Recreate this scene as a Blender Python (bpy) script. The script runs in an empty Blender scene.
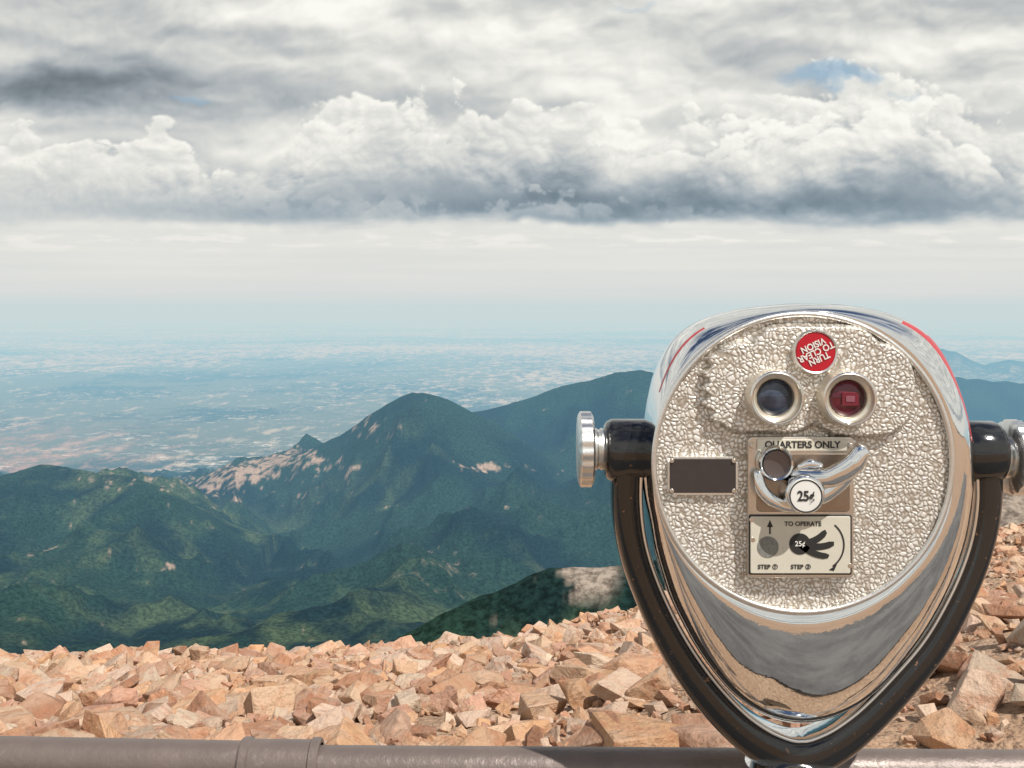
import bpy, bmesh, math, random
import numpy as np
from mathutils import Vector, Matrix
random.seed(11); rng=np.random.default_rng(7)
F=1000.0; HY=310.0
def P(px,py,y=1.0): return Vector(((px-512)/F*y, y, (HY-py)/F*y))
scene=bpy.context.scene
scene.view_settings.view_transform='Standard';scene.view_settings.look='None';scene.view_settings.exposure=0;scene.view_settings.gamma=1
col=scene.collection
# ------------------------------------------------------------------ noise
def _hash(ix,iy,seed):
    h=(ix.astype(np.int64)*374761393+iy.astype(np.int64)*668265263+seed*1442695041)&0xffffffff
    h=((h^(h>>13))*1274126177)&0xffffffff
    return (h^(h>>16))&0xffffffff
_ga=np.arange(1024)*(2*np.pi/1024);_gc=np.cos(_ga);_gs=np.sin(_ga)
def perlin(x,y,seed=0):
    x0=np.floor(x);y0=np.floor(y);fx=x-x0;fy=y-y0
    u=fx*fx*fx*(fx*(fx*6-15)+10);v=fy*fy*fy*(fy*(fy*6-15)+10)
    def g(ix,iy,dx,dy):
        a=_hash(ix,iy,seed)>>22
        return _gc[a]*dx+_gs[a]*dy
    n00=g(x0,y0,fx,fy);n10=g(x0+1,y0,fx-1,fy);n01=g(x0,y0+1,fx,fy-1);n11=g(x0+1,y0+1,fx-1,fy-1)
    return ((n00*(1-u)+n10*u)*(1-v)+(n01*(1-u)+n11*u)*v)*1.5
def fbm(x,y,o=5,seed=0,gain=.5):
    s=0;a=1;t=0
    for i in range(o):
        s=s+a*perlin(x*2**i+17.3*i,y*2**i-9.1*i,seed+i);t+=a;a*=gain
    return s/t
def billow(x,y,o=6,seed=0,gain=.5):
    s=0;a=1;t=0
    for i in range(o):
        s=s+a*np.abs(perlin(x*2.07**i+7.3*i,y*2.07**i-3.1*i,seed+i));t+=a;a*=gain
    return s/t
def ridged(x,y,o=6,seed=0,gain=.5):
    s=0;a=1;t=0;w=1
    for i in range(o):
        n=1-np.abs(perlin(x*2**i+5.7*i,y*2**i+3.3*i,seed+i))*1.6
        n=np.clip(n,0,1)**2*w; w=np.clip(n*1.6,0,1)
        s=s+a*n;t+=a;a*=gain
    return s/t
def sst(a,b,x):
    t=np.clip((x-a)/(b-a),0,1); return t*t*(3-2*t)
def lerp(a,b,t): return a*(1-t[...,None])+b*t[...,None]
# ------------------------------------------------------------------ mesh helpers
def mesh_np(name,V,Fc,smooth=False,mat=None,cols=None,parent=None):
    V=np.asarray(V,dtype=np.float32);Fc=np.asarray(Fc,dtype=np.int32);n,k=Fc.shape
    me=bpy.data.meshes.new(name)
    me.vertices.add(len(V));me.vertices.foreach_set('co',V.ravel())
    me.loops.add(n*k);me.loops.foreach_set('vertex_index',Fc.ravel())
    me.polygons.add(n);me.polygons.foreach_set('loop_start',np.arange(0,n*k,k,dtype=np.int32))
    me.polygons.foreach_set('loop_total',np.full(n,k,dtype=np.int32))
    me.polygons.foreach_set('use_smooth',np.full(n,smooth,dtype=bool))
    me.update(calc_edges=True)
    if cols:
        for cn,c in cols.items():
            at=me.color_attributes.new(cn,'FLOAT_COLOR','POINT')
            c4=np.ones((len(V),4),dtype=np.float32);c4[:,:3]=c
            at.data.foreach_set('color',c4.ravel())
    if mat: me.materials.append(mat)
    ob=bpy.data.objects.new(name,me);col.objects.link(ob)
    if parent: ob.parent=parent
    return ob
def grid_faces(nr,nc,wrap=False):
    i=np.arange(nr-1)[:,None];j=np.arange(nc if wrap else nc-1)[None,:]
    j2=(j+1)%nc
    a=i*nc+j;b=i*nc+j2;c=(i+1)*nc+j2;d=(i+1)*nc+j
    return np.stack([a,b,c,d],-1).reshape(-1,4)
def bm_obj(name,bm,mat,parent=None,smooth=True,bevel=0,angle=35):
    me=bpy.data.meshes.new(name)
    bmesh.ops.recalc_face_normals(bm,faces=bm.faces[:])
    bm.to_mesh(me);bm.free()
    for p in me.polygons:p.use_smooth=smooth
    if mat: me.materials.append(mat)
    ob=bpy.data.objects.new(name,me);col.objects.link(ob)
    if parent: ob.parent=parent
    if bevel:
        m=ob.modifiers.new('Bevel','BEVEL');m.width=bevel;m.segments=3;m.limit_method='ANGLE';m.angle_limit=math.radians(angle)
    if smooth:
        m=ob.modifiers.new('WN','WEIGHTED_NORMAL');m.keep_sharp=True
        me.set_sharp_from_angle(angle=math.radians(angle))
    return ob
# ------------------------------------------------------------------ node DSL
class S:
    def __init__(s,nt,v): s.nt=nt;s.v=v
    def _m(s,op,*o):
        n=s.nt.nodes.new('ShaderNodeMath');n.operation=op
        for i,a in enumerate((s,)+o):
            if isinstance(a,S): s.nt.links.new(a.v,n.inputs[i])
            else:n.inputs[i].default_value=a
        return S(s.nt,n.outputs[0])
    def __add__(s,o):return s._m('ADD',o)
    def __sub__(s,o):return s._m('SUBTRACT',o)
    def __mul__(s,o):return s._m('MULTIPLY',o)
    def clamp(s,a=0,b=1):return s._m('MAXIMUM',float(a))._m('MINIMUM',float(b))
    def ss(s,a,b,lo=0.0,hi=1.0):
        n=s.nt.nodes.new('ShaderNodeMapRange');n.interpolation_type='SMOOTHSTEP'
        s.nt.links.new(s.v,n.inputs[0])
        for i,x in enumerate((a,b,lo,hi)): n.inputs[i+1].default_value=x
        return S(s.nt,n.outputs[0])
def nz(nt,v,scale,detail=4,rough=.5,dist=0):
    n=nt.nodes.new('ShaderNodeTexNoise');n.inputs['Scale'].default_value=scale
    n.inputs['Detail'].default_value=detail;n.inputs['Roughness'].default_value=rough;n.inputs['Distortion'].default_value=dist
    if v is not None: nt.links.new(v,n.inputs['Vector'])
    return S(nt,n.outputs['Fac'])
def vor(nt,v,scale,detail=0,rough=.5):
    n=nt.nodes.new('ShaderNodeTexVoronoi');n.inputs['Scale'].default_value=scale
    n.inputs['Detail'].default_value=detail;n.inputs['Roughness'].default_value=rough
    if v is not None: nt.links.new(v,n.inputs['Vector'])
    return S(nt,n.outputs['Distance'])
def mixc(nt,f,a,b,blend='MIX'):
    n=nt.nodes.new('ShaderNodeMix');n.data_type='RGBA';n.blend_type=blend
    for i,x in ((0,f),(6,a),(7,b)):
        if isinstance(x,S): nt.links.new(x.v,n.inputs[i])
        elif isinstance(x,(int,float)): n.inputs[i].default_value=x
        elif isinstance(x,(tuple,list)): n.inputs[i].default_value=(*x,1) if len(x)==3 else x
        else: nt.links.new(x,n.inputs[i])
    return n.outputs[2]
def new_mat(name):
    m=bpy.data.materials.new(name);m.use_nodes=True
    nt=m.node_tree;b=nt.nodes['Principled BSDF'];return m,nt,b
def simple(name,c,metal=0,rough=.5,var=.12,vscale=40,bump=0,bscale=200,rvar=.1,coat=0,c2=None,thr=(.45,.7)):
    m,nt,b=new_mat(name)
    tc=nt.nodes.new('ShaderNodeTexCoord').outputs['Object']
    n=nz(nt,tc,vscale,5,.6)
    lo=tuple(x*(1-var) for x in c);hi=tuple(min(1,x*(1+var)) for x in c)
    cc=mixc(nt,n,lo,hi)
    if c2: cc=mixc(nt,nz(nt,tc,vscale*2.3,6,.65).ss(thr[0],thr[1]),cc,c2)
    nt.links.new(cc,b.inputs['Base Color'])
    r=(nz(nt,tc,vscale*.6,5,.6)-.5)*(2*rvar)+rough
    nt.links.new(r.clamp(.02,1).v,b.inputs['Roughness'])
    b.inputs['Metallic'].default_value=metal
    b.inputs['Coat Weight'].default_value=coat
    if bump:
        bn=nt.nodes.new('ShaderNodeBump');bn.inputs['Distance'].default_value=bump
        nt.links.new(nz(nt,tc,bscale,4,.6).v,bn.inputs['Height']);nt.links.new(bn.outputs[0],b.inputs['Normal'])
    return m
# ------------------------------------------------------------------ camera
cam=bpy.data.cameras.new('camera');co=bpy.data.objects.new('camera',cam);col.objects.link(co)
co.rotation_euler=(math.radians(90),0,0);cam.sensor_width=36;cam.lens=36*F/1024;cam.shift_y=-(384-HY)/1024
cam.clip_start=.05;cam.clip_end=600000;scene.camera=co
# ------------------------------------------------------------------ sun + world
SD=Vector((.52,-.62,1.1)).normalized()
sl=bpy.data.lights.new('sun','SUN');sl.energy=4.9;sl.angle=math.radians(.5);sl.color=(1,.95,.88)
so=bpy.data.objects.new('sun',sl);col.objects.link(so);so.rotation_euler=(-SD).to_track_quat('-Z','Y').to_euler();so.location=(5,-5,12)
w=bpy.data.worlds.new('World');scene.world=w;w.use_nodes=True;nt=w.node_tree
bg=nt.nodes['Background'];bg.inputs[1].default_value=.1
sky=nt.nodes.new('ShaderNodeTexSky');sky.sky_type='NISHITA';sky.sun_disc=False
sky.sun_elevation=math.asin(SD.z);sky.sun_rotation=math.atan2(SD.x,SD.y);sky.altitude=4000
tc=nt.nodes.new('ShaderNodeTexCoord').outputs['Generated']
cl=nz(nt,tc,3.0,5,.55).ss(.42,.62)
fc=mixc(nt,cl,sky.outputs[0],(6.2,6.4,6.6))
nt.links.new(fc,bg.inputs[0])
# ------------------------------------------------------------------ cloudy sky dome (lower sky, all azimuths)
azs=np.concatenate([np.linspace(-math.pi,-.60,150,endpoint=False),np.linspace(-.60,.60,1060),np.linspace(.60,math.pi,151)[1:]])
els=np.concatenate([np.linspace(-.03,.0,6,endpoint=False),np.linspace(0,.36,320,endpoint=False),np.linspace(.36,.82,60)])
AZ,EL=np.meshgrid(azs,els)
fold=np.where(np.abs(AZ)>math.pi/2,np.sign(AZ)*(math.pi-np.abs(AZ)),AZ)
ux=np.tan(np.clip(fold,-1.2,1.2));px=512+F*np.where(np.abs(fold)<.9,ux,np.tan(.9)*np.sign(fold)+(fold-.9*np.sign(fold))*1.5)
py=HY-F*np.tan(EL)*np.sqrt(1+np.clip(ux,-1.2,1.2)**2)
wx=fbm(px/150,py/110,5,201)*60;wy=fbm(px/150+31,py/110+7,5,202)*34
wx2=fbm(px/34,py/30,4,203)*13;wy2=fbm(px/34+5,py/30+9,4,204)*9
pxw=px+wx+wx2;pyw=py+wy+wy2
def light(field,dx,dy): return field(px,py)-field(px+dx,py+dy)
def Tsoft(a,b): return fbm((a+wx*.5)/230,(b+wy*.5)/85,5,211,.46)
def Tbil(a,b,s=80): return billow((a+wx*.5)/s,(b+wy*.5)/(s*.66),5,221,.48)
Lsoft=light(Tsoft,8,-12);Lb=light(Tbil,4,-7)
blobs=[(50,86,165,28,-.31),(160,62,90,34,-.12),(10,15,120,22,-.10),(290,38,130,17,-.10),(200,12,70,8,.06),(440,18,80,10,-.05),(600,66,110,18,+.05),(760,60,70,16,-.05),(1000,62,60,14,-.05),(900,18,140,12,-.04),(660,28,80,10,-.04),(110,130,100,9,.06),(560,20,60,8,.05)]
s=np.full(px.shape,.86)
for bx,by,sx,sy,a in blobs: s=s+a*np.exp(-(((pxw-bx)/sx)**2+((pyw-by)/sy)**2))
s=s+Tsoft(px,py)*.19+np.tanh(Lsoft*4)*.08+np.tanh(Lb*3.2)*.05
def bank(s,tops,baseY,baseDark,seed,br,amp,soft=.35,sc=62,alpha=1.0,wob=7):
    t=np.array(tops,float);tp=np.interp(px+wx*.6,t[:,0],t[:,1])
    def fld(a,b): return billow((a+wx*.4)/sc,(b+wy*.4)/(sc*.75),6,seed,.50)
    bl=fld(px,py);fb=fbm(px/(sc*1.6),py/(sc),5,seed+9)
    env=(py-tp)/30.0+bl*2.6-.75+fb*1.6
    by=baseY+fbm(px/110,px*0+seed,5,seed+20)*wob*1.8+fb*9+wy2*.3
    bot=sst(4,-9.0,py-by)
    al=sst(0,soft,env)*bot
    dep=np.clip((by-py)/np.maximum(by-tp,8),0,1.6)
    bd=np.interp(px,*np.array(baseDark,float).T)
    L=bl-fld(px+sc*.06,py-sc*.10)
    L2=bl-fld(px+sc*.02,py-sc*.035)
    c=bd+(br-bd)*sst(.06,.88,dep+fb*.45+bl*.25-.06)
    c=c+(np.tanh(L*2.8)*amp+np.tanh(L2*5)*amp*.4)*(.35+.65*sst(.05,.5,dep))
    c=c+.035*sst(.9,.0,env)*(env>0)
    al=al*alpha
    return s*(1-al)+c*al
s=bank(s,[(-900,110),(-60,120),(0,150),(60,140),(110,150),(150,128),(200,160),(260,150),(300,112),(340,98),(400,92),(440,112),(520,100),(580,118),(640,132),(700,112),(760,100),(800,88),(870,78),(940,98),(1000,122),(1060,110),(1900,90)],222,[(-900,.72),(0,.81),(200,.71),(330,.64),(480,.59),(620,.54),(760,.56),(880,.57),(980,.64),(1100,.70)],301,.90,.085)
s=bank(s,[(-900,170),(0,170),(60,160),(130,178),(200,165),(260,185),(330,186),(400,196),(1000,200),(1900,180)],224,[(-900,.75),(0,.82),(250,.73),(600,.61),(900,.62),(1100,.74)],331,.83,.06,.6,34,.65,5)
s=bank(s,[(-900,150),(560,170),(620,150),(690,140),(760,128),(830,112),(880,100),(930,112),(980,150),(1020,160),(1100,150),(1900,140)],214,[(-900,.7),(700,.58),(1100,.66)],361,.965,.075,.5,50,sst(560,720,px)*.9,6)
s=bank(s,[(-900,260),(280,170),(330,120),(380,100),(420,108),(470,140),(520,190),(600,260),(1900,260)],205,[(-900,.72),(1100,.70)],381,.95,.075,.5,44,.8*np.exp(-((px-390)/110)**2),6)
for bx,by_,sx,sy,a in [(620,203,250,13,-.10),(230,212,190,10,-.05),(860,206,130,11,-.08),(510,162,80,24,-.06),(720,170,90,16,-.04)]:
    s=s+a*np.exp(-(((px+wx*.7-bx)/sx)**2+((py+wy*.6-by_)/sy)**2))
far=.895+fbm(px/260,py/9,5,251)*.035
far=far+.05*sst(.0,.3,fbm(px/60,py/9,5,252))*np.exp(-((py-240)/10)**2)
by=227+fbm(px/170,px*0+3.3,5,253)*18+fbm(px/40,py/14,4,254)*9
mb=sst(9,-10,py-by)
s=s*mb+far*(1-mb)
s=np.clip(s,.42,.98)
hl=np.zeros_like(s)
for hx,hy,sx,sy,a in [(832,74,44,13,1),(196,102,20,6,.6),(905,96,14,5,.3),(640,8,24,5,.3)]:
    d=((px+wx2*2.4+wx*.35-hx)/sx)**2+((py+wy2*2.0-hy)/sy)**2; hl=np.maximum(hl,a*sst(1.6,.1,d))
lin=s**2.2
tw=sst(.55,.92,s)[...,None]
Cs=lin[...,None]*(np.array([.88,.98,1.07])*(1-tw)+np.array([1.01,1.005,.945])*tw)
Cs=lerp(Cs,np.array([.30,.46,.61]),hl*.78)
sm=bpy.data.materials.new('cloudy_sky');sm.use_nodes=True;nt=sm.node_tree;nt.nodes.clear()
out=nt.nodes.new('ShaderNodeOutputMaterial');em=nt.nodes.new('ShaderNodeEmission');tr=nt.nodes.new('ShaderNodeBsdfTransparent');mx=nt.nodes.new('ShaderNodeMixShader')
a1=nt.nodes.new('ShaderNodeAttribute');a1.attribute_name='Col';a2=nt.nodes.new('ShaderNodeAttribute');a2.attribute_name='Cover'
nt.links.new(a1.outputs['Color'],em.inputs['Color']);nt.links.new(a2.outputs['Fac'],mx.inputs[0]);nt.links.new(tr.outputs[0],mx.inputs[1]);nt.links.new(em.outputs[0],mx.inputs[2]);nt.links.new(mx.outputs[0],out.inputs['Surface'])
try: sm.cycles.emission_sampling='NONE'
except Exception as ex: print(ex)
cov=sst(.80,.50,EL)
DR=245000
mesh_np('sky',np.stack([DR*np.sin(AZ)*np.cos(EL),DR*np.cos(AZ)*np.cos(EL),DR*np.sin(EL)],-1).reshape(-1,3),grid_faces(len(els),len(azs)),True,sm,{'Col':Cs.reshape(-1,3),'Cover':np.repeat(cov.reshape(-1,1),3,1)})
# ------------------------------------------------------------------ haze (real volume, homogeneous)
hm=bpy.data.materials.new('haze_air');hm.use_nodes=True;nt=hm.node_tree;nt.nodes.clear()
out=nt.nodes.new('ShaderNodeOutputMaterial');ab=nt.nodes.new('ShaderNodeVolumeAbsorption');em=nt.nodes.new('ShaderNodeEmission');ad=nt.nodes.new('ShaderNodeAddShader')
sig=np.array([1/64000,1/33000,1/22500]);den=sig.max()*1.25;eq=np.array([.59,.69,.70])
ab.inputs['Density'].default_value=den;ab.inputs['Color'].default_value=(*(1-sig/den),1)
e=sig*eq;em.inputs['Strength'].default_value=e.max();em.inputs['Color'].default_value=(*(e/e.max()),1)
nt.links.new(ab.outputs[0],ad.inputs[0]);nt.links.new(em.outputs[0],ad.inputs[1]);nt.links.new(ad.outputs[0],out.inputs['Volume'])
bm=bmesh.new();bmesh.ops.create_cube(bm,size=1)
for v in bm.verts: v.co=Vector((v.co.x*520000,2600+(v.co.y+.5)*255000,-2450+(v.co.z+.5)*3300))
bm_obj('atmospheric_haze',bm,hm,smooth=False)
# ------------------------------------------------------------------ distant terrain
ang=np.radians(np.concatenate([np.linspace(-55,-29,40,endpoint=False),np.linspace(-29,29,960),np.linspace(29,55,41)[1:]]))
R=np.concatenate([np.geomspace(45,1400,40,endpoint=False),np.linspace(1400,3000,80,endpoint=False),np.linspace(3000,15000,420,endpoint=False),np.geomspace(15000,232000,280)])
A,RR=np.meshgrid(ang,R);x=RR*np.sin(A);y=RR*np.cos(A)
px=512+F*x/y
bt=np.array([(0,-5),(45,-28),(100,-62),(500,-300),(1000,-580),(2000,-960),(3500,-1230),(4500,-1330),(5500,-1410),(6500,-1490),(8000,-1600),(9500,-1740),(11500,-2000),(13500,-2200),(400000,-2200)])
base=np.interp(y,bt[:,0],bt[:,1])
wx=fbm(x/2600,y/2600,4,11)*900;wy=fbm(x/2600+40,y/2600+9,4,12)*900
def ridge(tab,yr0,wamp,wf,wb,seed,pw=1.15,cr=450):
    t=np.array(tab,float);py=np.interp(px,t[:,0],t[:,1])
    yr=yr0+wamp*fbm(px/260,px*0+.5,3,seed)
    cz=-(py-HY)/F*yr
    dy=y+wy*.35-yr
    pr=np.where(dy<0,np.exp(-(np.abs(dy)/wf)**pw),np.exp(-(np.abs(dy)/wb)**pw))
    return base+np.maximum(cz-base,0)*pr,pr*(cz>base),np.exp(-(dy/cr)**2)*(cz>base)
rA,pA,kA=ridge([(-400,560),(300,560),(400,450),(440,425),(470,412),(500,406),(530,398),(560,387),(590,380),(615,372),(640,369),(660,374),(690,381),(730,387),(800,387),(900,380),(950,376),(990,380),(1024,382),(1200,390),(1700,400)],10600+5500*sst(700,950,px),900,1700,1600,3,1.25)
rA2,pA2,kA2=ridge([(-400,560),(120,530),(170,508),(200,486),(235,466),(270,462),(310,447),(340,436),(370,415),(385,406),(400,398),(412,393),(425,393),(440,397),(460,405),(490,420),(530,445),(580,480),(640,540)],8900,700,1500,1300,4,1.25)
rB,pB,kB=ridge([(-600,490),(-100,488),(0,476),(40,464),(80,468),(130,474),(165,487),(190,503),(230,524),(300,546),(400,600)],6700,700,1000,800,5,1.25,380)
rC,pC,kC=ridge([(300,620),(380,560),(430,535),(480,520),(540,505),(600,482),(640,465),(800,440),(1000,430),(1100,430)],7300,1200,1200,900,8,1.3)
rD,pD,kD=ridge([(300,720),(400,645),(440,622),(480,603),(520,590),(548,577),(575,572),(610,572),(640,568),(800,540),(960,504),(1024,491),(1200,470),(1600,450)],2000,60,420,350,6,1.6)
rE,pE,kE=ridge([(-600,430),(700,430),(800,365),(900,362),(930,352),(955,352),(985,364),(1010,357),(1040,360),(1100,350),(1400,360)],32000,1500,2500,3000,9)
h=np.maximum.reduce([rA,rA2,rB,rC,rD,rE])
pA=np.maximum(pA,pA2);kA=np.maximum(kA,kA2)
rn=ridged((x+wx)/2300,(y+wy)/3100,6,21,.45)-.38
rn2=ridged((x+wx*.4)/640,(y+wy*.4)/900,5,31,.5)-.38
mask=sst(2800,4600,y)*sst(14000,11000,y)
crest=np.clip(np.maximum.reduce([kA,kB]),0,1)
am=(1-.9*crest)*(1-.35*sst(6500,4500,y))
h=h+mask*am*(rn*340+rn2*175)
h=h+mask*fbm(x/240,y/240,4,77)*28*(1-.5*crest)
h=h+pD*fbm(x/120,y/120,4,55)*12
h=h+sst(11500,15000,y)*(fbm(x/9000,y/9000,4,41)*40)+pE*(ridged(x/5000,y/5000,6,42)-.5)*300
V=np.stack([x,y,h],-1).reshape(-1,3)
n1=fbm(x/900,y/900,5,61);n2=fbm(x/260,y/260,5,62);n3=fbm(x/70,y/70,4,63);lf=fbm(x/3200,y/2600,4,64)
pyv=HY-F*h/y
def spotp(cx,cy,sx,sy): return np.exp(-(((px-cx)/sx)**2+((pyv-cy)/sy)**2))*(y>3500)*(y<12500)
forest=np.array([.015,.036,.026]);forest2=np.array([.007,.018,.020]);mead=np.array([.062,.092,.045]);rock=np.array([.36,.27,.21])
C=lerp(np.broadcast_to(forest,x.shape+(3,)),forest2,sst(-.2,.25,n1))
mm=sst(.06,.42,n2*.6+n1*.3+lf*.5+.03+.22*np.exp(-((px-200)/220)**2)-.10*sst(380,500,px))*sst(8600,7000,y)
C=lerp(C,mead,mm*.75)
rd=np.abs(fbm(x/900+3,y/1100,3,301))
C=lerp(C,np.array([.16,.15,.11]),sst(.010,.003,rd)*sst(.0,.2,lf+.05)*(y>3600)*sst(8000,7000,y)*.45)
rk=np.clip(sum(spotp(*s_)*a for *s_,a in [(245,472,42,11,1.0),(290,456,42,9,.95),(215,486,32,9,.85),(485,467,24,5,1.25),(355,425,25,12,.5),(120,480,60,8,.62),(170,568,26,6,.62),(40,552,26,5,.5),(330,470,60,12,.42),(455,563,12,4,.8),(380,435,34,14,.38),(580,505,50,4,.35),(270,500,80,12,.35)]),0,1.3)
rk=sst(.42,.72,rk*.65+n3*.8+n2*.5)
rk=np.maximum(rk,sst(.46,.62,n3*.8+n2*.6)*.35*(y>3500))
C=lerp(C,rock,rk*.9)
pxj=px+n2*30+n3*22
nb=np.maximum(sst(1400,900,y),(y<3200)*np.clip(sst(-.25,.15,n3*.5+n2*.2+np.exp(-((pxj-588)/36)**2)*1.2-.6)*sst(604,588,pyv+n3*14)+sst(900,985,px),0,1))
C=lerp(C,np.array([.23,.19,.155]),np.clip(nb,0,1))
pl=sst(11800,13500,y)*(1-pE)
pl=pl*np.where((y>13500)&(pA>.12),0,1)
p1=fbm(x/4200,y/5200,6,71,.58);p2=fbm(x/460,y/900,6,72,.68);p3=fbm(x/22000,y/16000,5,73);p4=fbm(x/2200,y/5000,6,74,.6)
PC=lerp(np.broadcast_to(np.array([.115,.135,.105]),x.shape+(3,)),np.array([.040,.062,.055]),sst(-.12,.22,p1+p2*.4))  # large dark patches in the ground colour stand in for cloud shadows
PC=lerp(PC,np.array([.40,.36,.28]),.9*sst(-.02,.5,p2*1.2+p4*.5+p3*.7+.02+.16*sst(25000,60000,y)))
PC=lerp(PC,np.array([.34,.20,.15]),sst(-.1,.4,p2+.1)*np.exp(-((px-20)/130)**2)*sst(22000,15000,y)*.8)
C=lerp(C,PC,pl)
mk=np.zeros(x.shape+(3,));mk[...,0]=pl*sst(-.18,.2,p3+p1*.7+.10+.25*np.exp(-((px-240)/200)**2));mk[...,1]=sst(1300,1800,y)*(1-pl)*(1-rk*.6)
m,nt,b=new_mat('distant_terrain')
geo=nt.nodes.new('ShaderNodeNewGeometry').outputs['Position']
a1=nt.nodes.new('ShaderNodeAttribute');a1.attribute_name='Col';a2=nt.nodes.new('ShaderNodeAttribute');a2.attribute_name='Mask'
sp2=nt.nodes.new('ShaderNodeSeparateColor');nt.links.new(a2.outputs['Color'],sp2.inputs[0])
tn=nz(nt,geo,1/19,3,.7).ss(.32,.68,.5,1.5)
sc=nt.nodes.new('ShaderNodeVectorMath');sc.operation='SCALE';nt.links.new(a1.outputs['Color'],sc.inputs[0])
nt.links.new(tn.v,sc.inputs['Scale'])
cA=mixc(nt,S(nt,sp2.outputs[1]),a1.outputs['Color'],sc.outputs[0])
cs=nz(nt,geo,1/210,4,.75).ss(.50,.68)*nz(nt,geo,1/2300,5,.7).ss(.40,.58)*S(nt,sp2.outputs[0])
cB=mixc(nt,cs*.85,cA,(.66,.64,.60))
nt.links.new(cB,b.inputs['Base Color']);b.inputs['Roughness'].default_value=.95;b.inputs['Specular IOR Level'].default_value=.03
bn=nt.nodes.new('ShaderNodeBump');bn.inputs['Distance'].default_value=6;bn.inputs['Strength'].default_value=.7
nt.links.new((nz(nt,geo,1/22,2,.6)*S(nt,sp2.outputs[1])).v,bn.inputs['Height']);nt.links.new(bn.outputs[0],b.inputs['Normal'])
mesh_np('mountain_terrain',V,grid_faces(len(R),len(ang)),True,m,{'Col':C.reshape(-1,3),'Mask':mk.reshape(-1,3)})
t=np.linspace(0,2*np.pi,96,endpoint=False);rr=np.array([60,2000,8000,30000,100000,240000.]);zz=np.array([-120,-1300,-2320,-2330,-2330,-2330.])
VV=np.stack([np.outer(rr,np.cos(t)),np.outer(rr,np.sin(t)),np.repeat(zz[:,None],96,1)],-1).reshape(-1,3)
mesh_np('plains',VV,grid_faces(6,96,True),True,simple('plains',(.12,.13,.09),0,.95,.4,.0002))
# ------------------------------------------------------------------ near ground
def edge(u): return np.interp(u,[-1,-.5,0,.13,.3,.51,1],[12,12,12,14,17,20,24])
def gz(x,y):
    x=np.asarray(x,float);y=np.asarray(y,float)
    u=x/np.maximum(y,4.0)
    s_=np.interp(u,[-1,-.5,-.2,.0,.13,.3,.51,1],[.307,.298,.294,.280,.254,.224,.186,.15])
    e_=edge(u);yy=np.clip(y,1.2,None)
    z=-.62-s_*np.minimum(yy,e_)-.62*np.maximum(yy-e_,0)
    z=np.where(y<3.4,z*sst(1.6,3.4,y)+(-1.66)*(1-sst(1.6,3.4,y)),z)
    return z
gx=np.concatenate([np.linspace(-60,-12,40,endpoint=False),np.linspace(-12,14,380,endpoint=False),np.linspace(14,70,40)])
gyy=np.concatenate([np.linspace(-60,1.5,50,endpoint=False),np.linspace(1.5,22,340,endpoint=False),np.linspace(22,75,40)])
GX,GY=np.meshgrid(gx,gyy);GZ=gz(GX,GY)+fbm(GX/1.3,GY/1.3,5,91)*.10*sst(1.5,3.5,GY)+fbm(GX/.18,GY/.18,3,92)*.015
m,nt,b=new_mat('gravel_ground')
tcx=nt.nodes.new('ShaderNodeTexCoord').outputs['Object']
v1=vor(nt,tcx,22);v2=vor(nt,tcx,60);n1_=nz(nt,tcx,1.2,6,.6);n2_=nz(nt,tcx,40,4,.7)
c=mixc(nt,n1_.ss(.35,.65),(.38,.24,.15),(.48,.335,.225));c=mixc(nt,n2_.ss(.4,.7),c,(.26,.16,.10));c=mixc(nt,v1.ss(.1,.3,.5,0.),c,(.55,.41,.30))
nt.links.new(c,b.inputs['Base Color']);b.inputs['Roughness'].default_value=.95
bn=nt.nodes.new('ShaderNodeBump');bn.inputs['Distance'].default_value=.02
nt.links.new((v1*-1.0+v2*-.4+n2_*.5).v,bn.inputs['Height']);nt.links.new(bn.outputs[0],b.inputs['Normal'])
mesh_np('gravel_ground',np.stack([GX,GY,GZ],-1).reshape(-1,3),grid_faces(len(gyy),len(gx)),True,m)
# dark slab added out of view, shaped for its reflection in the chrome chin
m,nt,b=new_mat('reflection_slab_dark');tcx=nt.nodes.new('ShaderNodeTexCoord').outputs['Object']
c=mixc(nt,nz(nt,tcx,2.2,6,.65).ss(.3,.7),(.065,.062,.062),(.15,.145,.14));c=mixc(nt,nz(nt,tcx,70,3,.7).ss(.55,.75,0.,.4),c,(.24,.22,.20))
nt.links.new(c,b.inputs['Base Color']);b.inputs['Roughness'].default_value=.85
bm=bmesh.new()
oy=[(-9,-1.5),(-9,.75),(-3,.8),(-.6,.72),(-.2,.62),(.1,.45),(.30,.30),(.5,.42),(.8,.66),(1.2,.74),(3,.8),(9,.75),(9,-1.5)]
tp_=[bm.verts.new((a_,b_,-1.600)) for a_,b_ in oy];bo_=[bm.verts.new((a_,b_,-1.74)) for a_,b_ in oy]
bm.faces.new(tp_[::-1]);bm.faces.new(bo_)
for i in range(len(oy)): bm.faces.new((tp_[i],tp_[(i+1)%len(oy)],bo_[(i+1)%len(oy)],bo_[i]))
bm_obj('reflection_slab',bm,m,smooth=False,bevel=.01)
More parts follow.
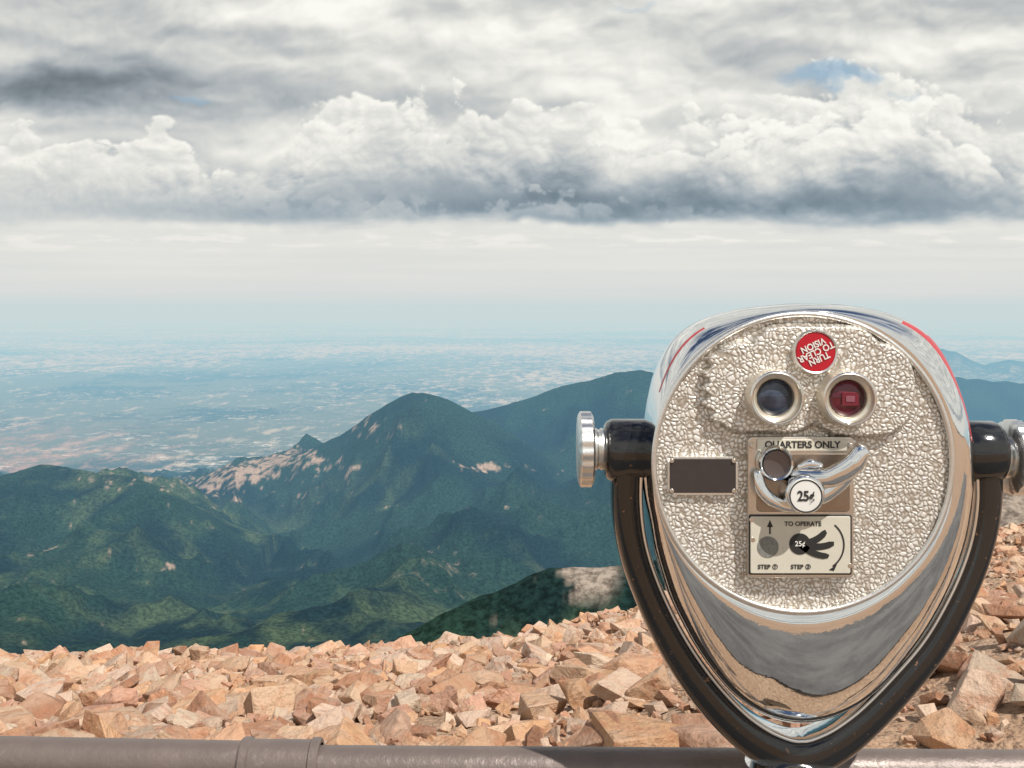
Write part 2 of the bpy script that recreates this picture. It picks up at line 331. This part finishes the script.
# rocks
def proto(bev,npts):
    bm=bmesh.new()
    for i in range(npts):
        if i<8: p=Vector(((i&1)*2-1,((i>>1)&1)*2-1,((i>>2)&1)*2-1)); p=Vector([c_*random.uniform(.3,1) for c_ in p])
        else: p=Vector([random.gauss(0,1) for _ in range(3)]).normalized()*random.uniform(.85,1.25)
        bm.verts.new(p)
    rs=bmesh.ops.convex_hull(bm,input=bm.verts[:])
    dead=[g for g in rs['geom_interior'] if isinstance(g,bmesh.types.BMVert)]
    bmesh.ops.delete(bm,geom=dead,context='VERTS')
    bmesh.ops.dissolve_limit(bm,angle_limit=math.radians(9),verts=bm.verts[:],edges=bm.edges[:])
    if bev: bmesh.ops.bevel(bm,geom=bm.edges[:],offset=bev,segments=1,affect='EDGES',clamp_overlap=True)
    bmesh.ops.triangulate(bm,faces=bm.faces[:])
    bm.verts.index_update()
    v=np.array([v.co[:] for v in bm.verts]);f=np.array([[q_.index for q_ in f.verts] for f in bm.faces]);bm.free()
    return v,f
PB=[proto(.05,random.choice([11,12,13,14])) for _ in range(50)];PS=[proto(0,random.choice([9,10,12])) for _ in range(30)]
pal=np.array([(.60,.355,.22),(.63,.43,.285),(.51,.265,.155),(.67,.515,.38),(.58,.345,.235),(.60,.39,.25),(.39,.20,.12),(.63,.46,.34),(.62,.36,.20),(.55,.31,.215),(.63,.46,.35)])
VS=[];FS=[];CS=[];off=0
def rot(rx,ry,rz):
    cx,sx,cy,sy,cz,sz=math.cos(rx),math.sin(rx),math.cos(ry),math.sin(ry),math.cos(rz),math.sin(rz)
    return np.array([[cz*cy,cz*sy*sx-sz*cx,cz*sy*cx+sz*sx],[sz*cy,sz*sy*sx+cz*cx,sz*sy*cx-cz*sx],[-sy,cy*sx,cy*cx]])
for layer,(N,s0,s1,pr,lift,tilt) in enumerate([(4600,.14,.33,PB,.16,.36),(350,.26,.42,PB,.08,.24),(15000,.055,.14,PS,.24,.5),(20000,.02,.06,PS,.25,.6)]):
    Y_=3.0+(rng.random(N)**.8)*18.5;X_=rng.uniform(-.62,.64,N)*Y_
    E_=edge(X_/np.maximum(Y_,4));U_=X_/Y_
    D_=np.where(U_>.05,np.maximum(.38,1-(U_-.05)*2.4),1.0)*(.85+fbm(X_/1.8,Y_/1.8,3,101)*1.3)
    ok=(Y_<E_+1.2)&((rng.random(N)<D_)|(layer==3));X_=X_[ok];Y_=Y_[ok];Z_=gz(X_,Y_)
    pile=fbm(X_/1.3,Y_/1.3,5,91)*.10
    for x_,y_,z_ in zip(X_,Y_,Z_+pile):
        size=s0+(s1-s0)*random.random()**1.5
        v,f=pr[random.randrange(len(pr))]
        sc_=np.array([1,random.uniform(.55,.95),random.uniform(.24,.52)])*size*.55
        vv=(v*sc_)@rot(random.gauss(0,tilt),random.gauss(0,tilt),random.uniform(0,6.28)).T
        vv+=np.array([x_,y_,z_+lift*size])
        VS.append(vv);FS.append(f+off);off+=len(vv)
        CS.append(np.broadcast_to(pal[random.randrange(len(pal))]*random.uniform(.72,1.12),vv.shape))
m,nt,b=new_mat('granite_rock')
tcx=nt.nodes.new('ShaderNodeTexCoord').outputs['Object'];a1=nt.nodes.new('ShaderNodeAttribute');a1.attribute_name='Col'
c=mixc(nt,nz(nt,tcx,7,6,.65).ss(.42,.7,0.,.45),a1.outputs['Color'],(.67,.50,.37))
c=mixc(nt,nz(nt,tcx,11,5,.6,.5).ss(.48,.70,0.,.65),c,(.46,.205,.11))
c=mixc(nt,nz(nt,tcx,120,3,.7).ss(.52,.74,0.,.5),c,(.20,.12,.08))
nt.links.new(c,b.inputs['Base Color']);b.inputs['Roughness'].default_value=.85;b.inputs['Specular IOR Level'].default_value=.25
bn=nt.nodes.new('ShaderNodeBump');bn.inputs['Distance'].default_value=.03;bn.inputs['Strength'].default_value=1
nt.links.new((nz(nt,tcx,18,7,.7)*1.0+vor(nt,tcx,14,2,.5)*.5).v,bn.inputs['Height']);nt.links.new(bn.outputs[0],b.inputs['Normal'])
mesh_np('granite_rocks',np.concatenate(VS),np.concatenate(FS),False,m,{'Col':np.concatenate(CS)})
# ------------------------------------------------------------------ materials for the viewer
chrome=simple('polished_chrome',(.82,.82,.81),1,.045,.10,14,rvar=.04,bump=.0003,bscale=24)
steel=simple('worn_steel',(.66,.62,.57),1,.28,.15,60,rvar=.12)
alu=simple('cast_aluminium',(.82,.81,.78),1,.33,.08,80,rvar=.1,bump=.0003,bscale=300)
blackp=simple('black_enamel',(.010,.010,.011),0,.12,.3,60,rvar=.06,coat=.6,c2=(.24,.12,.06),thr=(.64,.70),bump=.0003,bscale=120)
redm=simple('red_enamel_and_reflection',(.48,.012,.025),.2,.3,.1,60,rvar=.05)
cream=simple('cream_label',(.62,.59,.50),.1,.4,.08,90,c2=(.45,.38,.28),thr=(.62,.8))
inkb=simple('black_ink',(.02,.02,.02),0,.5)
white=simple('white_ink',(.72,.71,.67),0,.5)
greyc=simple('grey_ink',(.20,.20,.18),0,.5,.6,300)
brown=simple('dark_blank_plate',(.045,.036,.034),.2,.45,.2,100,rvar=.1)
goldr=simple('cream_metal_ring',(.74,.69,.60),.8,.33,.08,60)
def glass(name,c,c2):
    m,nt,b=new_mat(name);tcx=nt.nodes.new('ShaderNodeTexCoord').outputs['Object']
    nt.links.new(mixc(nt,nz(nt,tcx,45,2,.5).ss(.4,.6),c,c2),b.inputs['Base Color'])
    b.inputs['Roughness'].default_value=.04;b.inputs['Coat Weight'].default_value=.3;b.inputs['Specular IOR Level'].default_value=.5;return m
gblue=glass('coated_lens_glass',(.015,.022,.04),(.05,.065,.10));gred=glass('red_shutter_glass',(.06,.004,.010),(.12,.010,.026))
V0=bpy.data.objects.new('coin_operated_binocular_viewer',None);col.objects.link(V0)
# ---- housing loft
CX,CY=803,463
out_pts=[(643,470),(644,430),(649,397),(659,364),(672,340),(689,325),(725,312),(765,306),(810,304),(855,307),(893,316),(915,327),(932,347),(946,378),(957,415),(962,460),(960,505),(950,555),(930,605),(900,653),(865,694),(832,714),(797,722),(765,715),(735,696),(705,660),(680,618),(660,570),(648,520)]
NA=192;th=np.linspace(0,2*np.pi,NA,endpoint=False)
pa=np.array([math.atan2(-(b_-CY),a_-CX)%(2*math.pi) for a_,b_ in out_pts]);prr=np.array([math.hypot(a_-CX,b_-CY) for a_,b_ in out_pts])
o=np.argsort(pa);rt=np.interp(th,pa[o],prr[o],period=2*np.pi)
for _ in range(6): rt=(np.roll(rt,1)+2*rt+np.roll(rt,-1))/4
R0=149.5
rc=R0+0*th
secs=[];YB=1.075
cw=P(CX,CY,YB)
def sec(rad,y,cx,cz): return np.stack([cx+rad*np.cos(th),np.full(NA,y),cz+rad*np.sin(th)],-1)
c0=P(CX,CY,1.0)
secs.append(sec((rc-8)/F,1.012,c0.x,c0.z));secs.append(sec(rc/F,1.004,c0.x,c0.z))
for i in range(0,15):
    tt=i/14*math.pi/2;s_=math.sin(tt);d=1-math.cos(tt)
    rad=(rc+2)/F*(1-s_)+rt/F*YB*s_
    secs.append(sec(rad,1.0+.075*d,c0.x*(1-s_)+cw.x*s_,c0.z*(1-s_)+cw.z*s_))
for yy,sc_ in [(1.10,.985),(1.14,.955),(1.18,.92),(1.21,.885),(1.23,.84),(1.245,.76),(1.252,.6),(1.255,.3),(1.256,.01)]:
    secs.append(sec(rt/F*YB*sc_,yy,cw.x,cw.z))
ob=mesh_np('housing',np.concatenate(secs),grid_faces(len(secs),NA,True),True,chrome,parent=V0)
ob.data.materials.append(redm)  # red faces on the housing paint in a red reflection on the chrome
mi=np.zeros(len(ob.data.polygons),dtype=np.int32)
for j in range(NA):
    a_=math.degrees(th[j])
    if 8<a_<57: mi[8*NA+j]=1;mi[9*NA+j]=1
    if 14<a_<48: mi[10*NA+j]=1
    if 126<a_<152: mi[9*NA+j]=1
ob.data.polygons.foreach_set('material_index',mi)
def torus(name,cx,cy,y,R_,r_,mat,seg=96,sg=12,sy=1.0):
    c_=P(cx,cy,y);a_=np.linspace(0,2*np.pi,seg,endpoint=False);b_=np.linspace(0,2*np.pi,sg,endpoint=False)
    A_,B_=np.meshgrid(a_,b_,indexing='ij');rr_=(R_+r_*np.cos(B_))/F
    V_=np.stack([c_.x+rr_*np.cos(A_),y+r_*sy*np.sin(B_)/F,c_.z+rr_*np.sin(A_)],-1).reshape(-1,3)
    a2_=np.arange(seg)[:,None]*sg;a3_=((np.arange(seg)+1)%seg)[:,None]*sg;j=np.arange(sg)[None,:];j2=(j+1)%sg
    return mesh_np(name,V_,np.stack([a2_+j,a3_+j,a3_+j2,a2_+j2],-1).reshape(-1,4),True,mat,parent=V0)
torus('plate_rim',CX,CY,1.0,R0-.5,2.8,alu,160)
# ---- hammered plate (real relief)
G=460;gx_=np.linspace(-151,151,G);PX,PZ=np.meshgrid(gx_,gx_)
wxx=PX+fbm(PX/12,PZ/12,3,5)*5;wzz=PZ+fbm(PX/12+9,PZ/12,3,6)*5
cell=4.5;ci=np.floor(wxx/cell);cj=np.floor(wzz/cell);F1=np.full(PX.shape,9e9);F2=F1.copy()
for di in (-1,0,1):
    for dj in (-1,0,1):
        hx=_hash(ci+di,cj+dj,3)/4294967296.;hz=_hash(ci+di,cj+dj,4)/4294967296.
        d=np.hypot((ci+di+.5+(hx-.5)*.9)*cell-wxx,((cj+dj+.5+(hz-.5)*.9)*cell-wzz))
        F2=np.minimum(np.maximum(F1,d),F2);F1=np.minimum(F1,d)
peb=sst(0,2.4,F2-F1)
X0=PX+CX;Z0=CY-PZ
def rbox(cx,cy,hx,hy,rad):
    qx_=np.abs(X0-cx)-hx+rad;qy_=np.abs(Z0-cy)-hy+rad
    return np.hypot(np.maximum(qx_,0),np.maximum(qy_,0))+np.minimum(np.maximum(qx_,qy_),0)-rad
sdb=np.minimum(rbox(765,387,62,46,38),rbox(860,389,55,48,40));sdb=np.minimum(sdb,rbox(814,372,70,48,38))
sdb=sdb+3*np.sin(Z0/2.4)*(X0<725)*sst(340,360,Z0)
brow=sst(2,-4,sdb)
hgt=(peb*.8+brow*10.5+fbm(PX/2.2,PZ/2.2,3,8)*.25)/F
rad=np.hypot(PX,PZ);keep=rad<R0
VV=np.stack([(CX-512+PX)/F,1.004-hgt,(HY-CY+PZ)/F],-1).reshape(-1,3)
fc_=grid_faces(G,G);kf=keep.ravel()[fc_].all(1);fc_=fc_[kf][:,::-1]
us=np.unique(fc_);mp_=np.full(G*G,-1);mp_[us]=np.arange(len(us))
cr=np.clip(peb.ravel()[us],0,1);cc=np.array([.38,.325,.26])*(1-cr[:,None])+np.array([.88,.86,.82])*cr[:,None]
m,nt,b=new_mat('hammered_aluminium');a1=nt.nodes.new('ShaderNodeAttribute');a1.attribute_name='Col'
tcx=nt.nodes.new('ShaderNodeTexCoord').outputs['Object']
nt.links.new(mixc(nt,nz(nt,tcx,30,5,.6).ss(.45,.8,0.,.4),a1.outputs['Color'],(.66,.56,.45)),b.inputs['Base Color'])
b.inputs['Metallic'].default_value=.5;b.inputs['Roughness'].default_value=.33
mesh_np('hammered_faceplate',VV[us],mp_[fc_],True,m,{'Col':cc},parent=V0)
# ---- primitives
def disc(name,cx,cy,yf,yb,r_,mat,seg=64,bev=.001):
    c_=P(cx,cy,yf);bm=bmesh.new()
    a=[bm.verts.new((c_.x+r_/F*math.cos(i*2*math.pi/seg),yf,c_.z+r_/F*math.sin(i*2*math.pi/seg))) for i in range(seg)]
    d=[bm.verts.new((v.co.x,yb,v.co.z)) for v in a]
    bm.faces.new(a);bm.faces.new(d[::-1])
    for i in range(seg): bm.faces.new((a[i],a[(i+1)%seg],d[(i+1)%seg],d[i]))
    return bm_obj(name,bm,mat,V0,True,bev)
def poly(name,pts,yf,yb,mat,bev=.0006):
    bm=bmesh.new();a=[bm.verts.new((P(x_,y_,yf).x,yf,P(x_,y_,yf).z)) for x_,y_ in pts];d=[bm.verts.new((v.co.x,yb,v.co.z)) for v in a]
    n=len(pts);bm.faces.new(a);bm.faces.new(d[::-1])
    for i in range(n): bm.faces.new((a[i],a[(i+1)%n],d[(i+1)%n],d[i]))
    return bm_obj(name,bm,mat,V0,False,bev)
def rrect(x0,y0,x1,y1,r_,n=5):
    pts=[]
    for cx,cy,a0 in ((x1-r_,y0+r_,-90),(x1-r_,y1-r_,0),(x0+r_,y1-r_,90),(x0+r_,y0+r_,180)):
        for i in range(n+1):
            a_=math.radians(a0+90*i/n);pts.append((cx+r_*math.cos(a_),cy+r_*math.sin(a_)))
    return pts
def lathe(name,cx,cy,prof,mat,seg=72):
    c_=P(cx,cy,min(p[1] for p in prof));a_=np.linspace(0,2*np.pi,seg,endpoint=False)
    V_=np.concatenate([np.stack([c_.x+r_/F*np.cos(a_),np.full(seg,yy),c_.z+r_/F*np.sin(a_)],-1) for r_,yy in prof])
    ob=mesh_np(name,V_,grid_faces(len(prof),seg,True),True,mat,parent=V0)
    ob.data.set_sharp_from_angle(angle=math.radians(32));return ob
def text(name,s_,cx,cy,size,yf,mat,rotd=0,bold=0.0,sx=1.0):
    cu=bpy.data.curves.new(name,'FONT');cu.body=s_;cu.size=size/F;cu.align_x='CENTER';cu.align_y='CENTER';cu.extrude=.0002;cu.offset=bold/F;cu.space_line=.8
    cu.materials.append(mat);ob=bpy.data.objects.new(name,cu);col.objects.link(ob)
    c_=P(cx,cy,yf);ob.location=(c_.x,yf,c_.z);ob.rotation_euler=(math.radians(90),math.radians(rotd),0);ob.scale=(sx,1,1);ob.parent=V0;return ob
def tube(name,pts,rads,mat,yscale=1.0,seg=20,sub=6):
    pts=[np.array(p,float) for p in pts];n=len(pts);PP=[];RD=[]
    for i in range(n-1):
        p0=pts[max(i-1,0)];p1=pts[i];p2=pts[i+1];p3=pts[min(i+2,n-1)]
        for k_ in range(sub):
            t_=k_/sub;PP.append(.5*((2*p1)+(-p0+p2)*t_+(2*p0-5*p1+4*p2-p3)*t_**2+(-p0+3*p1-3*p2+p3)*t_**3));RD.append(rads[i]*(1-t_)+rads[i+1]*t_)
    PP.append(pts[-1]);RD.append(rads[-1]);PP=np.array(PP)
    T=np.gradient(PP,axis=0);T/=np.linalg.norm(T,axis=1)[:,None]
    rows=[]
    def row(p,t_,r_):
        n_=np.cross(t_,[0,1,0]);n_/=np.linalg.norm(n_);b_=np.cross(n_,t_)
        a_=np.linspace(0,2*np.pi,seg,endpoint=False)
        return p+r_*(np.cos(a_)[:,None]*n_+np.sin(a_)[:,None]*b_*yscale)
    for f_ in (.02,.5,.87): rows.append(row(PP[0]-T[0]*RD[0]*math.sqrt(1-f_*f_)*.8,T[0],RD[0]*f_))
    for p,t_,r_ in zip(PP,T,RD): rows.append(row(p,t_,r_))
    for f_ in (.87,.5,.02): rows.append(row(PP[-1]+T[-1]*RD[-1]*math.sqrt(1-f_*f_)*.8,T[-1],RD[-1]*f_))
    return mesh_np(name,np.concatenate(rows),grid_faces(len(rows),seg,True)[:,::-1],True,mat,parent=V0)
# ---- eyepieces
for nm,cx,cy,gm in (('left_eyepiece',777,398,gblue),('right_eyepiece',850,399,gred)):
    lathe(nm,cx,cy,[(28,1.0),(28,.990),(27,.980),(26,.976),(24.5,.975),(23.5,.977),(22.5,.981),(20,.982),(18.6,.981),(18.2,.985),(18,.994)],goldr)
    torus(nm+'_chrome_ring',cx,cy,.977,25,1.8,chrome,72)
    lathe(nm+'_lens',cx,cy,[(18.2,.988),(16,.9865),(12,.9850),(7,.9840),(3,.9836),(.1,.9835)],gm)
poly('red_eye_reflection',rrect(842,392,859,406,1.5),.9825,.9838,simple('painted_reflection',(.15,.012,.025),0,.3))  # square reflection inside the red lens, painted as a coloured tile
poly('red_eye_reflection_core',rrect(846,396,855,402,1),.9818,.9824,simple('painted_reflection_core',(.24,.08,.11),0,.3))  # paler centre of the painted lens reflection
# ---- red badge
lathe('badge_rim',816,352,[(22.5,.998),(22.3,.987),(21,.985),(19.7,.986),(19.3,.988)],alu)
disc('red_badge',816,352,.9865,.994,19.6,redm)
text('badge_text','TURN\nTO CLEAR\nVISION',816,352,9,.9858,white,155,.2,.9)
# ---- coin mechanism
poly('coin_panel',rrect(748,437,854,578,5),.992,1.004,steel,.0012)
poly('quarters_label',rrect(757,439,848,451,2),.9902,.9922,cream)
text('quarters_text','QUARTERS ONLY',802.5,445,9.4,.9899,inkb,0,.25)
mech=simple('shaded_brown_steel',(.34,.28,.23),1,.3,.25,50,rvar=.12)  # brown steel, darkened to carry the shadow of the recess
poly('shaded_recess_sheet',rrect(757,454,850,512,4),.9902,.9922,mech)
lathe('coin_slot_ring',777,464,[(18,.991),(17.5,.982),(16,.979),(14.5,.980),(13.5,.984),(13.4,.988)],chrome)
disc('coin_slot_dark',777,464,.9865,.990,13.6,simple('slot_inner',(.14,.12,.12),.6,.25))
tube('coin_guide_arc',[P(758,474,.984),P(761,488,.982),P(770,499,.980),P(784,506,.980),P(796,508,.980)],[.005,.006,.0065,.006,.005],chrome,.8)
tube('coin_return_bar',[P(800,468,.983),P(810,464,.981),P(820,466,.981)],[.004,.005,.004],chrome,.8)
disc('lever_hub',806,495,.964,.992,19,chrome,64,.003)
tube('turn_lever',[P(796,476,.980),P(812,478,.976),P(828,478,.972),P(842,472,.968),P(854,463,.966),P(861,452,.966)],[.007,.009,.010,.0105,.0105,.0085],chrome,.75)
tube('turn_lever_lower',[P(806,498,.978),P(822,496,.976),P(838,486,.973),P(850,474,.970)],[.008,.008,.007,.006],chrome,.75)
disc('lever_cap',806,496,.9615,.966,16.5,white,64,.0008)
torus('lever_cap_ring',806,496,.9615,15.4,.7,inkb,64)
text('cap_text','25¢',806,496.5,13.5,.9610,inkb,0,.3,.85)
for i,(sx,sy) in enumerate([(753,446),(851,446),(753,540),(850,566),(844,470),(752,520)]): disc('panel_screw_%d'%i,sx,sy,.9885,.993,2.6,steel,20,.0005)
# ---- instruction label
poly('instruction_border',rrect(749,515,852,575,2),.9898,.9922,inkb)
poly('instruction_label',rrect(750.5,516.5,850.5,573.5,1.5),.9886,.990,cream)
Yt=.9882;Yk=.9888
text('operate_text','TO OPERATE',803,524,6.2,Yt,inkb,0,.1);text('step_one_text','STEP ①',768,567,6,Yt,inkb,0,.1);text('step_two_text','STEP ②',801,567,6,Yt,inkb,0,.1)
disc('coin_picture',768,547,Yt-.0002,Yk,10.5,greyc,40,.0001)
poly('arrow_head',[(770,520),(773,527),(767,527)],Yt,Yk,inkb,0);poly('arrow_stem',[(769.2,526),(770.8,526),(770.8,534),(769.2,534)],Yt,Yk,inkb,0)
disc('hub_picture',800,544,Yt-.0002,Yk,10.5,inkb,40,.0001)
text('hub_picture_text','25¢',800,544,7,Yt-.0006,white,0,.1)
for i,(ex,ey,r_) in enumerate([(826,531,3.2),(834,543,3.2),(829,556,3.0)]):
    ddx,ddy=ex-800,ey-544;L=math.hypot(ddx,ddy);nx_,ny_=-ddy/L,ddx/L
    pts=[]
    for t_ in np.linspace(0,1,9):
        bend=3.4*math.sin(t_*math.pi*.95);wd=3.6*(1-t_)+r_*t_*(1 if t_<1 else .6)
        pts.append((800+ddx*t_+nx_*(bend+wd),544+ddy*t_+ny_*(bend+wd)))
    for t_ in np.linspace(1,0,9):
        bend=3.4*math.sin(t_*math.pi*.95);wd=3.6*(1-t_)+r_*t_*(1 if t_<1 else .6)
        pts.append((800+ddx*t_+nx_*(bend-wd),544+ddy*t_+ny_*(bend-wd)))
    poly('lever_picture_%d'%i,pts,Yt-.0001*i,Yk,inkb,0)
def arc(name,cx,cy,r_,a0,a1,wd,mat):
    pts=[(cx+(r_+wd)*math.cos(math.radians(a)),cy+(r_+wd)*math.sin(math.radians(a))) for a in np.linspace(a0,a1,20)]+[(cx+(r_-wd)*math.cos(math.radians(a)),cy+(r_-wd)*math.sin(math.radians(a))) for a in np.linspace(a1,a0,20)]
    poly(name,pts,Yt,Yk,mat,0)
arc('curved_arrow',818,545,26,-50,55,.8,inkb);poly('curved_arrow_head',[(829,570),(837,564.5),(834,571)],Yt,Yk,inkb,0)
# ---- blank plate
pts=[(669,463),(674,463),(674,458),(732,458),(732,463),(737,463),(737,489),(732,489),(732,494),(674,494),(674,489),(669,489)]
poly('blank_plate_backing',[((a_-703)*1.035+703,(b_-476)*1.07+476) for a_,b_ in pts],.9985,1.004,alu,.0004)
poly('blank_plate',rrect(670,459,736,493,3),.9970,.9988,brown,.0004)
for i,(sx,sy) in enumerate([(672,461),(734,461),(672,491),(734,491)]): disc('plate_rivet_%d'%i,sx,sy,.9955,.999,2.2,steel,20,.0005)
# ---- yoke
YY=1.09
yk=[(626,448,30),(625,500,29),(631,545,28),(646,590,28),(670,640,30),(700,685,32),(733,721,34),(765,744,39),(797,754,44),(829,743,39),(862,718,34),(898,681,32),(931,640,30),(958,590,28),(975,545,28),(983,500,29),(982,448,30)]
C3=[np.array(P(a_,b_,YY)) for a_,b_,_ in yk];W3=[c_/F*YY*.5 for *_,c_ in yk]
rows=[];n=len(C3);sub=8;PP=[];WW=[]
for i in range(n-1):
    p0=C3[max(i-1,0)];p1=C3[i];p2=C3[i+1];p3=C3[min(i+2,n-1)]
    for k_ in range(sub):
        t_=k_/sub;PP.append(.5*((2*p1)+(-p0+p2)*t_+(2*p0-5*p1+4*p2-p3)*t_**2+(-p0+3*p1-3*p2+p3)*t_**3));WW.append(W3[i]*(1-t_)+W3[i+1]*t_)
PP.append(C3[-1]);WW.append(W3[-1]);PP=np.array(PP);T=np.gradient(PP,axis=0);T/=np.linalg.norm(T,axis=1)[:,None]
N_=np.cross(T,[0,1,0])
sa=np.linspace(0,2*np.pi,32,endpoint=False)
se=lambda v:np.sign(v)*np.abs(v)**.75
for p,n_,w_ in zip(PP,N_,WW): rows.append(p+se(np.cos(sa))[:,None]*n_*w_+se(np.sin(sa))[:,None]*np.array([0,1,0])*.024)
mesh_np('yoke',np.concatenate(rows),grid_faces(len(rows),32,True)[:,::-1],True,blackp,parent=V0)
rows2=[]
for p,n_,w_ in zip(PP,N_,WW):
    q_=p-n_*(w_*.93)*(1 if np.dot(n_,np.array([cw.x,0,cw.z])-np.array([p[0],0,p[2]]))<0 else -1)
    rows2.append(q_+se(np.cos(sa))[:,None]*n_*.0035+se(np.sin(sa))[:,None]*np.array([0,1,0])*.017-np.array([0,.004,0]))
mesh_np('yoke_edge_glint',np.concatenate(rows2[4:-4]),grid_faces(len(rows2)-8,32,True)[:,::-1],True,chrome,parent=V0)  # chrome strip added as the bright reflection along the yoke's inner side
def xcyl(name,x0,x1,cy,prof,mat,seg=64,lobes=0,la=0):
    z=P(0,cy,YY).z;rows=[]
    for fr,r_ in prof:
        xx=(x0+(x1-x0)*fr-512)/F*YY
        a_=np.linspace(0,2*np.pi,seg,endpoint=False);rr_=r_/F*YY*(1+(la*np.cos(lobes*a_) if lobes and r_>20 else 0))
        rows.append(np.stack([np.full(seg,xx),YY+rr_*np.cos(a_),z+rr_*np.sin(a_)],-1))
    ob=mesh_np(name,np.concatenate(rows),grid_faces(len(rows),seg,True),True,mat,parent=V0);ob.data.set_sharp_from_angle(angle=math.radians(40));return ob
hub=[(0,.1),(0,24),(.06,28.5),(.16,31),(.84,31),(.94,29),(1,25),(1,.1)]
xcyl('left_pivot_hub',604,652,450,hub,blackp);xcyl('right_pivot_hub',956,999,452,hub,blackp)
kn=[(0,.1),(0,33),(.15,37),(.85,37),(1,33),(1,.1)]
xcyl('left_knob',578,593,449,kn,alu,144,18,.018);xcyl('left_knob_stem',592,605,449,[(0,.1),(0,20),(.3,21),(.5,19),(.7,21),(1,20),(1,.1)],alu)
xcyl('right_knob',1006,1021,457,kn,alu,144,18,.018);xcyl('right_knob_stem',997,1009,457,[(0,.1),(0,20),(.3,21),(.5,19),(.7,21),(1,20),(1,.1)],alu)
# ---- pedestal
def vlathe(name,x_,y_,prof,mat,parent,seg=64):
    a_=np.linspace(0,2*np.pi,seg,endpoint=False)
    V_=np.concatenate([np.stack([x_+r_*np.cos(a_),y_+r_*np.sin(a_),np.full(seg,z_)],-1) for r_,z_ in prof])
    ob=mesh_np(name,V_,grid_faces(len(prof),seg,True),True,mat,parent=parent);ob.data.set_sharp_from_angle(angle=math.radians(35));return ob
pc=P(790,752,YY)
vlathe('swivel_collar',pc.x,YY,[(.001,pc.z+.0),(.030,pc.z-.003),(.048,pc.z-.012),(.052,pc.z-.03),(.052,pc.z-.06),(.04,pc.z-.07),(.04,pc.z-.09)],chrome,V0)
vlathe('pedestal_column',pc.x,YY,[(.042,pc.z-.085),(.045,pc.z-.3),(.055,-1.3),(.08,-1.5),(.14,-1.57),(.15,-1.60),(.15,-1.70)],blackp,V0)
# ------------------------------------------------------------------ railing
RL=bpy.data.objects.new('metal_railing',None);col.objects.link(RL)
pipe=simple('brown_painted_pipe',(.17,.135,.12),.25,.42,.25,18,bump=.0012,bscale=90,rvar=.12,c2=(.30,.25,.22),thr=(.6,.8))
def rod(name,a_,b_,prof,mat,seg=40):
    a_=Vector(a_);b_=Vector(b_);d=(b_-a_);qt=d.to_track_quat('Z','Y').to_matrix()
    rows=[]
    for fr,r_ in prof:
        for i in range(seg):
            an=i*2*math.pi/seg;p=a_+d*fr+qt@Vector((r_*math.cos(an),r_*math.sin(an),0));rows.append(p[:])
    ob=mesh_np(name,np.array(rows),grid_faces(len(prof),seg,True),True,mat,parent=RL);ob.data.set_sharp_from_angle(angle=math.radians(35));return ob
RY=1.165
def RP(px_,pyt,r_=.024): v=P(px_,pyt,RY);return Vector((v.x,RY,v.z-r_))
jt=RP(281,743)
L0=RP(-900,720)
rod('left_rail',L0,jt,[(0,.024),(1,.024)],pipe)
e1=RP(1900,757)
rod('right_rail',jt+Vector((0,0,-.004)),e1,[(0,.024),(1,.024)],pipe)
d1=(e1-jt).normalized()
rod('coupling',jt-d1*.046,jt+d1*.046,[(0,.0235),(0,.0275),(.02,.029),(.11,.029),(.13,.0265),(.87,.0265),(.89,.029),(.98,.029),(1,.0275),(1,.0235)],pipe)
for nm,px_ in (('post',281),('post_2',-560),('post_3',1500)):
    v=RP(px_,745);rod(nm,(v.x,RY,v.z-.015),(v.x,RY,-1.75),[(0,.024),(1,.024)],pipe)
rod('mid_rail',(L0.x,RY,-.95),(e1.x,RY,-.95),[(0,.018),(1,.018)],pipe)
